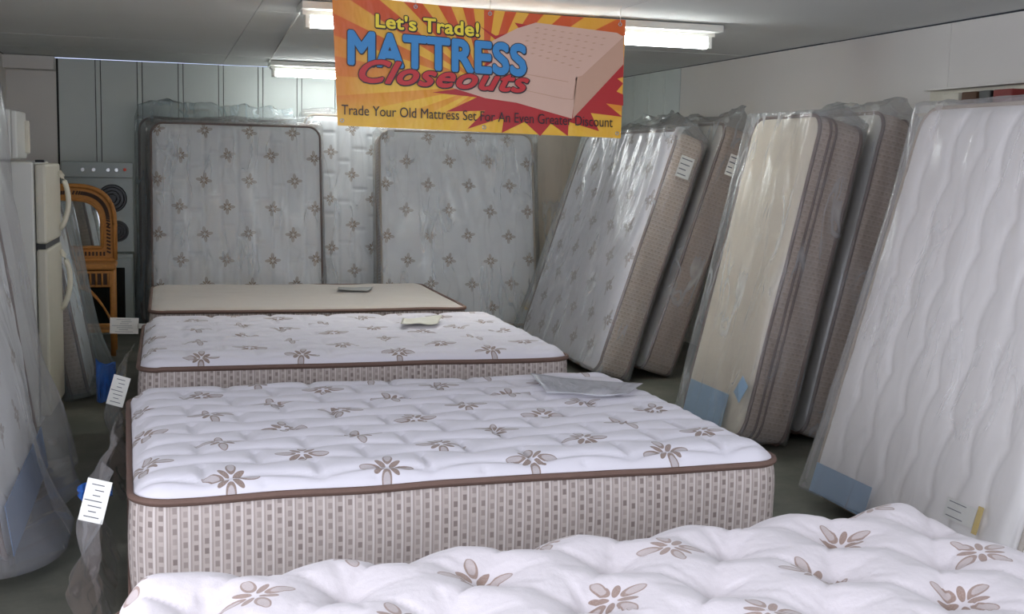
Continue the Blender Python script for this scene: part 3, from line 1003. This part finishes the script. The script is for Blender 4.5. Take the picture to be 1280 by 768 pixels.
# ------------------------------------------------------------------ wicker vanity with arched mirror
va = thing('wicker_vanity', 'brown wicker vanity with an arched mirror, drawer and curved braces in the back left corner', 'vanity', (-0.72, 10.15, 0))
def arch(hw, z0, zt, n=28):
    pts = [(-hw, 0, z0), (-hw, 0, zt - hw * 0.95)]
    for k in range(n + 1):
        a_ = PI - PI * k / n
        ca_, sa_ = math.cos(a_), math.sin(a_)
        e = 0.75
        pts.append((hw * math.copysign(abs(ca_) ** e, ca_), 0, zt - hw * 0.95 + hw * 0.95 * abs(sa_) ** e))
    pts += [(hw, 0, zt - hw * 0.95), (hw, 0, z0)]
    return pts
bm = bmesh.new()
po = arch(0.325, 0.74, 1.335)
pi_ = arch(0.225, 0.84, 1.225)
for y_ in (-0.02, 0.02):
    vo = [bm.verts.new((p[0], y_, p[2])) for p in po]
    vi = [bm.verts.new((p[0], y_, p[2])) for p in pi_]
    for k in range(len(po) - 1):
        f_ = (vo[k], vo[k + 1], vi[k + 1], vi[k])
        bm.faces.new(f_ if y_ < 0 else f_[::-1])
    f_ = (vo[-1], vo[0], vi[0], vi[-1])
    bm.faces.new(f_ if y_ < 0 else f_[::-1])
mf = link('mirror_frame', bm_mesh('frame', bm), M['wicker'], va)
for hw, z0, zt_, rr in ((0.325, 0.74, 1.335, 0.018), (0.225, 0.84, 1.225, 0.014)):
    bm = bmesh.new()
    pp = arch(hw, z0, zt_)
    add_tube(bm, [(p[0], -0.025, p[2]) for p in pp], rr, 8)
    add_tube(bm, [(-hw, -0.025, z0), (hw, -0.025, z0)], rr, 8)
    link('frame_cane', bm_mesh('cane', bm, True), M['wicker'], mf)
bm = bmesh.new()
mid = arch(0.275, 0.79, 1.28, 60)
acc = 0
for k in range(len(mid) - 1):
    a_, b_ = Vector(mid[k]), Vector(mid[k + 1])
    nseg = max(1, int((b_ - a_).length / 0.028))
    for q in range(nseg):
        c_ = a_.lerp(b_, (q + 0.5) / nseg)
        ang = math.atan2((b_ - a_).z, (b_ - a_).x)
        add_box(bm, (0, 0, 0), (0.014, 0.008, 0.032), 0, Matrix.Translation((c_.x, -0.024, c_.z)) @ Matrix.Rotation(-ang + 0.4, 4, 'Y'))
for q in range(18):
    add_box(bm, (-0.24 + 0.48 * q / 17, -0.024, 0.79), (0.014, 0.008, 0.032))
st = link('dark_weave', bm_mesh('weave', bm), M['wicker_dark'], mf)
st['kind'] = 'stuff'
bm = bmesh.new()
vs = [bm.verts.new((p[0], -0.012, p[2])) for p in arch(0.23, 0.835, 1.23)]
bm.faces.new(vs)
bmesh.ops.recalc_face_normals(bm, faces=bm.faces)
link('mirror_glass', bm_mesh('glass', bm), M['mirror'], va)
link('table_top', box_mesh((0, -0.16, 0.71), (0.68, 0.40, 0.045), 0.015), M['wicker'], va)
dr = link('drawer', box_mesh((0, -0.16, 0.615), (0.64, 0.36, 0.13), 0.008), M['wicker'], va)
link('drawer_recess', box_mesh((0.17, -0.338, 0.615), (0.24, 0.012, 0.09)), M['wicker_dark'], dr)
for k in range(6):
    link('spindle', tube_mesh([(0.06 + 0.044 * k, -0.352, 0.57), (0.06 + 0.044 * k, -0.352, 0.66)], 0.008, 6), M['wicker'], dr)
for sx in (-1, 1):
    for y_ in (-0.32, 0.0):
        link('leg', tube_mesh([(sx * 0.31, y_, 0.0), (sx * 0.31, y_, 0.70)], 0.02, 8), M['wicker'], va)
    bm = bmesh.new()
    for dd_ in (0, 0.022, 0.044):
        add_tube(bm, [(sx * (0.05 + 0.25 * q), -0.33, 0.545 - 0.26 * (q ** 2.0) + dd_ * (1 - q) - dd_ * 0.2) for q in [k / 12 for k in range(13)]], 0.009, 6)
    link('curved_brace', bm_mesh('brace', bm, True), M['wicker'], va)
link('lower_shelf', box_mesh((0, -0.16, 0.20), (0.62, 0.32, 0.03), 0.008), M['wicker'], va)
link('shelf_rail', tube_mesh([(-0.31, -0.33, 0.25), (0.31, -0.33, 0.25)], 0.012, 8), M['wicker'], va)

# ------------------------------------------------------------------ fluorescent ceiling lights
def fluorescent(name, label, xa, xb, y, tubes=2):
    L_ = xb - xa
    t_ = thing(name, label, 'light', ((xa + xb) / 2, y, H), group='fluorescent ceiling lights')
    bm = bmesh.new()
    add_box(bm, (0, 0, -0.022), (L_, 0.30, 0.044), 0.005)
    link('fixture_housing', bm_mesh('housing', bm), M['white_metal'], t_)
    link('tube_channel', box_mesh((0, 0, -0.055), (L_ - 0.02, 0.10, 0.03), 0.006), M['white_metal'], t_)
    for k in range(tubes):
        y_ = (-0.026 + 0.052 * k) if tubes > 1 else -0.06
        tb = tube_mesh([(-L_ / 2 + 0.06, y_, -0.110), (L_ / 2 - 0.06, y_, -0.110)], 0.0265, 14)
        link('lamp_tube', tb, M['tube'], t_)
        for sx in (-1, 1):
            link('lamp_holder', box_mesh((sx * (L_ / 2 - 0.045), y_, -0.092), (0.03, 0.045, 0.10), 0.004), M['white_metal'], t_)
    return t_
fluorescent('fluorescent_light', 'long fluorescent ceiling light whose two ends stick out behind the banner', 0.77, 3.44, 7.22)
fluorescent('fluorescent_light', 'fluorescent ceiling light nearest the back wall, glowing left of the banner', 0.96, 3.3, 11.7)
cab = link('light_cord', tube_mesh([(0.80, 7.35, 2.487), (0.86, 9.0, 2.489), (0.95, 11.5, 2.487)], 0.008, 6), M['cord'])
tag(cab, 'thin white cord running along the ceiling between the two fluorescent lights', 'cord')

# ------------------------------------------------------------------ banner
BT = thing('banner', 'orange and yellow printed sale banner hanging from the ceiling above the beds', 'banner', (1.71, 6.5, 1.76))
TL, TR, BL, BR = [Vector(p) for p in ((0.865, 0, 2.470), (2.543, 0, 2.424), (0.899, 0, 1.776), (2.537, 0, 1.752))]
ORG = Vector((1.71, 0, 1.76))
def BP(u, v, layer=0):
    """banner point: u left to right, v top to bottom"""
    top = TL.lerp(TR, u)
    bot = BL.lerp(BR, u)
    top = top - Vector((0, 0, 0.012 * math.sin(PI * u)))
    p = top.lerp(bot, v) - ORG
    p.y = -0.0016 * layer
    return p
def px2(x, y):
    """position on the banner given in photograph pixels (the banner's own print layout)"""
    for _ in range(2):
        pass
    t_ = (x - 415) / 367.0
    v = 0.5
    for _ in range(4):
        xl = 415 + 7 * v
        xr = 782 - 6 * v
        t_ = (x - xl) / (xr - xl)
        yt = -8 + 33 * t_ + 3 * math.sin(PI * max(0, min(1, t_)))
        yb = 157 + 16 * t_
        v = (y - yt) / (yb - yt)
    return t_, v
# sheet
n, m = 60, 24
P = np.zeros((n, m, 3)); UV = np.zeros((n, m, 2))
for i in range(n):
    for j in range(m):
        P[i, j] = BP(i / (n - 1), j / (m - 1))
        UV[i, j] = (i / (n - 1), j / (m - 1))
t = NT('banner_vinyl')
x, y, _ = t.xyz(t.uv())
dx = t.m('MULTIPLY', t.m('SUBTRACT', x, 0.50), 2.3)
dy = t.m('SUBTRACT', 0.62, y)
ang = t.m('ARCTAN2', dy, dx)
ray = t.m('SINE', t.m('MULTIPLY', ang, 24.0))
rayf = t.smooth(ray, -0.12, 0.12)
low = t.smooth(y, 0.15, 0.75)
rad = t.m('SQRT', t.m('ADD', t.m('MULTIPLY', dx, dx), t.m('MULTIPLY', dy, dy)))
c1 = t.mix(low, lin((214, 86, 38)), lin((238, 158, 48)))
c2 = t.mix(low, lin((240, 180, 62)), lin((248, 196, 64)))
c = t.mix(rayf, c1, c2)
edge_l = t.m('SUBTRACT', 1.0, t.smooth(x, 0.0, 0.16))
c = t.mix(t.m('MULTIPLY', edge_l, 0.65), c, lin((226, 112, 44)))
edge_b = t.m('MULTIPLY', t.smooth(x, 0.70, 1.0), 0.3)
c = t.mix(edge_b, c, lin((232, 130, 50)))
c = t.mix(t.m('MULTIPLY', t.smooth(y, 0.72, 0.95), 0.85), c, lin((244, 192, 60)))
t.col(c); t.set(Roughness=0.42)
wrk = t.noise(t.mapping(t.uv(), (6, 1.2, 1), (0, 0, 0), (0, 0, 0.4)), 2.0, 3)
t.bump(wrk, 0.5, 0.03)
link('vinyl_sheet', grid_mesh('sheet', P, UV), t.mat, BT)

def flat_poly(name, pts, layer, mat, parent=BT, solid=False):
    vs = [BP(*p, layer) for p in pts]
    tri = tessellate_polygon([[Vector((v.x, v.z, 0)) for v in vs]])
    me = bpy.data.meshes.new(name)
    me.from_pydata([tuple(v) for v in vs], [], [tuple(t_) for t_ in tri])
    return link(name, me, mat, parent)
def pm_(name, rgb, rough=0.45):
    return plain(name, rgb, rough, var=0.03)
RED, RED2 = pm_('print_red', (186, 40, 42)), pm_('print_dark', (40, 26, 34))
BLUE, YEL, CRED = pm_('print_blue', (58, 142, 205)), pm_('print_yellow', (250, 226, 60)), pm_('print_crimson', (206, 46, 50))
BEIGE, BEIGE2, BEIGE3 = pm_('print_beige', (222, 184, 164)), pm_('print_beige_side', (228, 186, 158)), pm_('print_beige_dark', (206, 164, 140))
BROWN = pm_('print_brown', (84, 52, 36))
star = [(593, 32), (613, 44), (645, 38), (637, 28), (660, 32), (700, 45), (779, 78), (779, 96), (771, 98), (779, 104), (770, 114), (779, 118), (779, 132),
        (756, 129), (778, 146), (736, 141), (747, 164), (707, 152), (706, 170), (684, 154), (670, 170), (650, 152), (621, 166), (624, 146), (578, 161), (600, 138), (552, 139), (590, 121), (535, 115), (580, 108), (600, 80), (614, 50)]
flat_poly('red_starburst', [px2(*p) for p in star], 1, RED)
flat_poly('pictured_mattress_side', [px2(*p) for p in ((556, 108), (640, 60), (718, 96), (711, 148), (640, 128), (600, 122))], 2, BEIGE)
flat_poly('pictured_mattress_end', [px2(*p) for p in ((716, 94), (779, 44), (779, 80), (712, 148))], 2, BEIGE3)
flat_poly('pictured_mattress_top', [px2(*p) for p in ((600, 55), (640, 35), (664, 28), (770, 41), (779, 46), (724, 94), (705, 100), (640, 88), (610, 80))], 3, BEIGE)
# tufting marks and the picture's piping line
bm = bmesh.new()
for a_ in range(9):
    for b_ in range(6):
        s_, q_ = (a_ + 0.5 + 0.5 * (b_ % 2)) / 9.5, (b_ + 0.6) / 6.5
        c0 = np.array((664, 31)) * (1 - s_) + np.array((768, 45)) * s_
        c1_ = np.array((625, 62)) * (1 - s_) + np.array((716, 92)) * s_
        p_ = c0 * (1 - q_) + c1_ * q_
        w_ = 3.5
        q4 = [BP(*px2(p_[0] + dx_, p_[1] + dy_), 4) for dx_, dy_ in ((-w_, 0), (0, -0.9), (w_, 0), (0, 0.9))]
        bm.faces.new([bm.verts.new(v) for v in q4])
for a_, b_ in (((640, 110), (700, 123)), ((700, 123), (712, 124)), ((712, 124), (716, 100)), ((640, 90), (706, 102))):
    dxy = np.array((b_[0] - a_[0], b_[1] - a_[1]), float)
    nn = np.array((-dxy[1], dxy[0])) / np.hypot(*dxy) * 0.45
    q4 = [BP(*px2(*(np.array(p) + s_ * nn)), 4) for p, s_ in ((a_, 1), (b_, 1), (b_, -1), (a_, -1))]
    bm.faces.new([bm.verts.new(v) for v in q4])
st = link('pictured_stitching', bm_mesh('stitch', bm), BEIGE3, BT)

def glyph_mesh(body, bold, spacing, shear):
    cu = bpy.data.curves.new('txt', 'FONT')
    cu.body = body
    cu.size = 1.0
    cu.offset = bold
    cu.shear = shear
    cu.space_character = spacing
    cu.resolution_u = 4
    o = bpy.data.objects.new('txt', cu)
    COL.objects.link(o)
    dg = bpy.context.evaluated_depsgraph_get()
    me = bpy.data.meshes.new_from_object(o.evaluated_get(dg))
    bpy.data.objects.remove(o)
    return me
def text_verts(body, bold, spacing=1.0, shear=0.0):
    """one letter at a time, so that swollen neighbours never merge"""
    vs, fs = [], []
    for k, ch in enumerate(body):
        if ch == ' ':
            continue
        full = glyph_mesh(body[:k + 1], 0.0, spacing, shear)
        xr = max(v.co.x for v in full.vertices)
        one0 = glyph_mesh(ch, 0.0, spacing, shear)
        dx_ = xr - max(v.co.x for v in one0.vertices)
        # thick strokes: the letter laid over itself, nudged all round
        for q in range(11 if bold > 0 else 1):
            ox = bold * math.cos(2 * PI * q / 10) if q < 10 and bold > 0 else 0.0
            oy = bold * math.sin(2 * PI * q / 10) if q < 10 and bold > 0 else 0.0
            b0 = len(vs)
            vs += [(v.co.x + dx_ + ox, v.co.y + oy, 0.03 * q) for v in one0.vertices]
            fs += [tuple(b0 + i_ for i_ in p.vertices) for p in one0.polygons]
    me = bpy.data.meshes.new('text')
    me.from_pydata(vs, [], fs)
    return me
def lettering(name, body, px0, px1, layer, mat, outline=None, bold=0.0, orad=1.2, drop=0.8, shear=0.0, spacing=1.0, arc=0.0, grow=0.0, fy=(0.0, 1.0)):
    """px0, px1: baseline ends in the banner's layout; heights at both ends"""
    (xa, ya, ha), (xb, yb, hb) = px0, px1
    base = text_verts(body, bold, spacing, shear)
    co = np.array([v.co[:] for v in base.vertices])
    mn, mx = co.min(0), co.max(0)
    ref = 0.0
    cap = mx[1]
    def place(me, lay, nm, mt, dxy=(0, 0)):
        for v in me.vertices:
            s_ = (v.co.x - mn[0]) / (mx[0] - mn[0])
            h_ = v.co.y / cap
            X_ = xa + (xb - xa) * s_ + dxy[0]
            Y_ = ya + (yb - ya) * s_ - h_ * (ha + (hb - ha) * s_) - arc * math.sin(PI * max(0, min(1, s_))) + dxy[1]
            v.co = BP(*px2(X_, Y_), lay + v.co.z)
        return link(nm, me, mt, BT)
    if outline:
        # the dark rim: the letters again, nudged all round and a little down to the right
        vs, fs = [], []
        for q in range(12):
            ox, oy = orad * math.cos(PI * q / 6), orad * math.sin(PI * q / 6)
            if q % 2 == 0:
                ox, oy = ox + drop * 0.7, oy + drop
            cp_ = base.copy()
            b0 = len(vs)
            for v in cp_.vertices:
                s_ = (v.co.x - mn[0]) / (mx[0] - mn[0])
                h_ = v.co.y / cap
                vs.append(BP(*px2(xa + (xb - xa) * s_ + ox, ya + (yb - ya) * s_ - h_ * (ha + (hb - ha) * s_) + oy), layer + 0.02 * q + v.co.z)[:])
            fs += [tuple(b0 + i_ for i_ in p.vertices) for p in cp_.polygons]
        ol = bpy.data.meshes.new('outline')
        ol.from_pydata(vs, [], fs)
        link(name + '_outline', ol, outline, BT)
    place(base, layer + 1, name, mat)
lettering('lettering_lets', "Let's", (466, 33, 17), (515, 38, 17), 5, YEL, RED2, bold=0.03, spacing=1.05)
lettering('lettering_trade', "Trade!", (523, 38.5, 17), (592, 45, 17), 5, YEL, RED2, bold=0.03, spacing=1.05)
lettering('lettering_mattress', 'MATTRESS', (433, 78, 42), (652, 93, 38), 5, BLUE, RED2, bold=0.045, orad=0.95, spacing=1.06)
lettering('lettering_closeouts', 'Closeouts', (446, 101, 29), (655, 115, 26), 8, CRED, RED2, bold=0.028, orad=1.0, shear=0.4, spacing=1.06)
lettering('lettering_trade_your_old', 'Trade Your Old Mattress Set For An Even Greater Discount', (426, 143, 12.5), (764, 159, 12.5), 8, RED2)
# grommets and hanging cords
for u_, v_ in ((0.012, 0.03), (0.27, 0.03), (0.52, 0.03), (0.98, 0.04), (0.5, 0.96), (0.985, 0.96), (0.015, 0.96)):
    p_ = BP(u_, v_, 1)
    bm = bmesh.new()
    add_tube(bm, [(p_.x + 0.009 * math.cos(2 * PI * k / 14), p_.y - 0.001, p_.z + 0.009 * math.sin(2 * PI * k / 14)) for k in range(14)], 0.003, 6, True)
    link('grommet', bm_mesh('grommet', bm, True), M['steel'], BT)
for u_ in (0.012, 0.27, 0.52, 0.98):
    p_ = BP(u_, 0.03, 1)
    link('hanging_cord', tube_mesh([(p_.x, p_.y - 0.002, p_.z), (p_.x + 0.004, p_.y + 0.01, (H - 1.76 + p_.z) / 2), (p_.x + 0.01, p_.y + 0.02, H - 1.76 + 0.002)], 0.0018, 6), M['cord'], BT)

# ------------------------------------------------------------------ ledge with cartons high on the right wall
sh = thing('wall_ledge', 'long thin ledge high on the right wall with a dark top edge', 'shelf', (4.565, 5.2, 1.955))
link('ledge_board', box_mesh((-0.06, 0, -0.01), (0.12, 2.5, 0.02), 0.002), M['carton'], sh)
link('top_board', box_mesh((-0.03, 0, 0.145), (0.06, 2.5, 0.012), 0.002), M['wall_flat'], sh)
link('back_board', box_mesh((-0.004, 0, 0.067), (0.008, 2.5, 0.14)), M['off_white'], sh)
for y_, w_, m_, lb in ((0.92, 0.16, 'off_white', 'cream box on the high ledge, leftmost of the row'),
                       (0.75, 0.14, 'carton_brown', 'brown box on the high ledge, second from the left'),
                       (0.61, 0.11, 'black', 'black box on the high ledge, left of the dark red one'),
                       (0.46, 0.17, 'carton_red', 'dark red box on the high ledge, rightmost of the row')):
    bm = bmesh.new()
    add_box(bm, (0, 0, 0.05), (0.09, w_ * 0.92, 0.115), 0.006)
    o = link('small_carton', bm_mesh('carton', bm), M[m_])
    o.location = (4.565 - 0.06, 5.2 + y_, 1.957)
    tag(o, lb, 'box', 'small boxes on the high ledge')
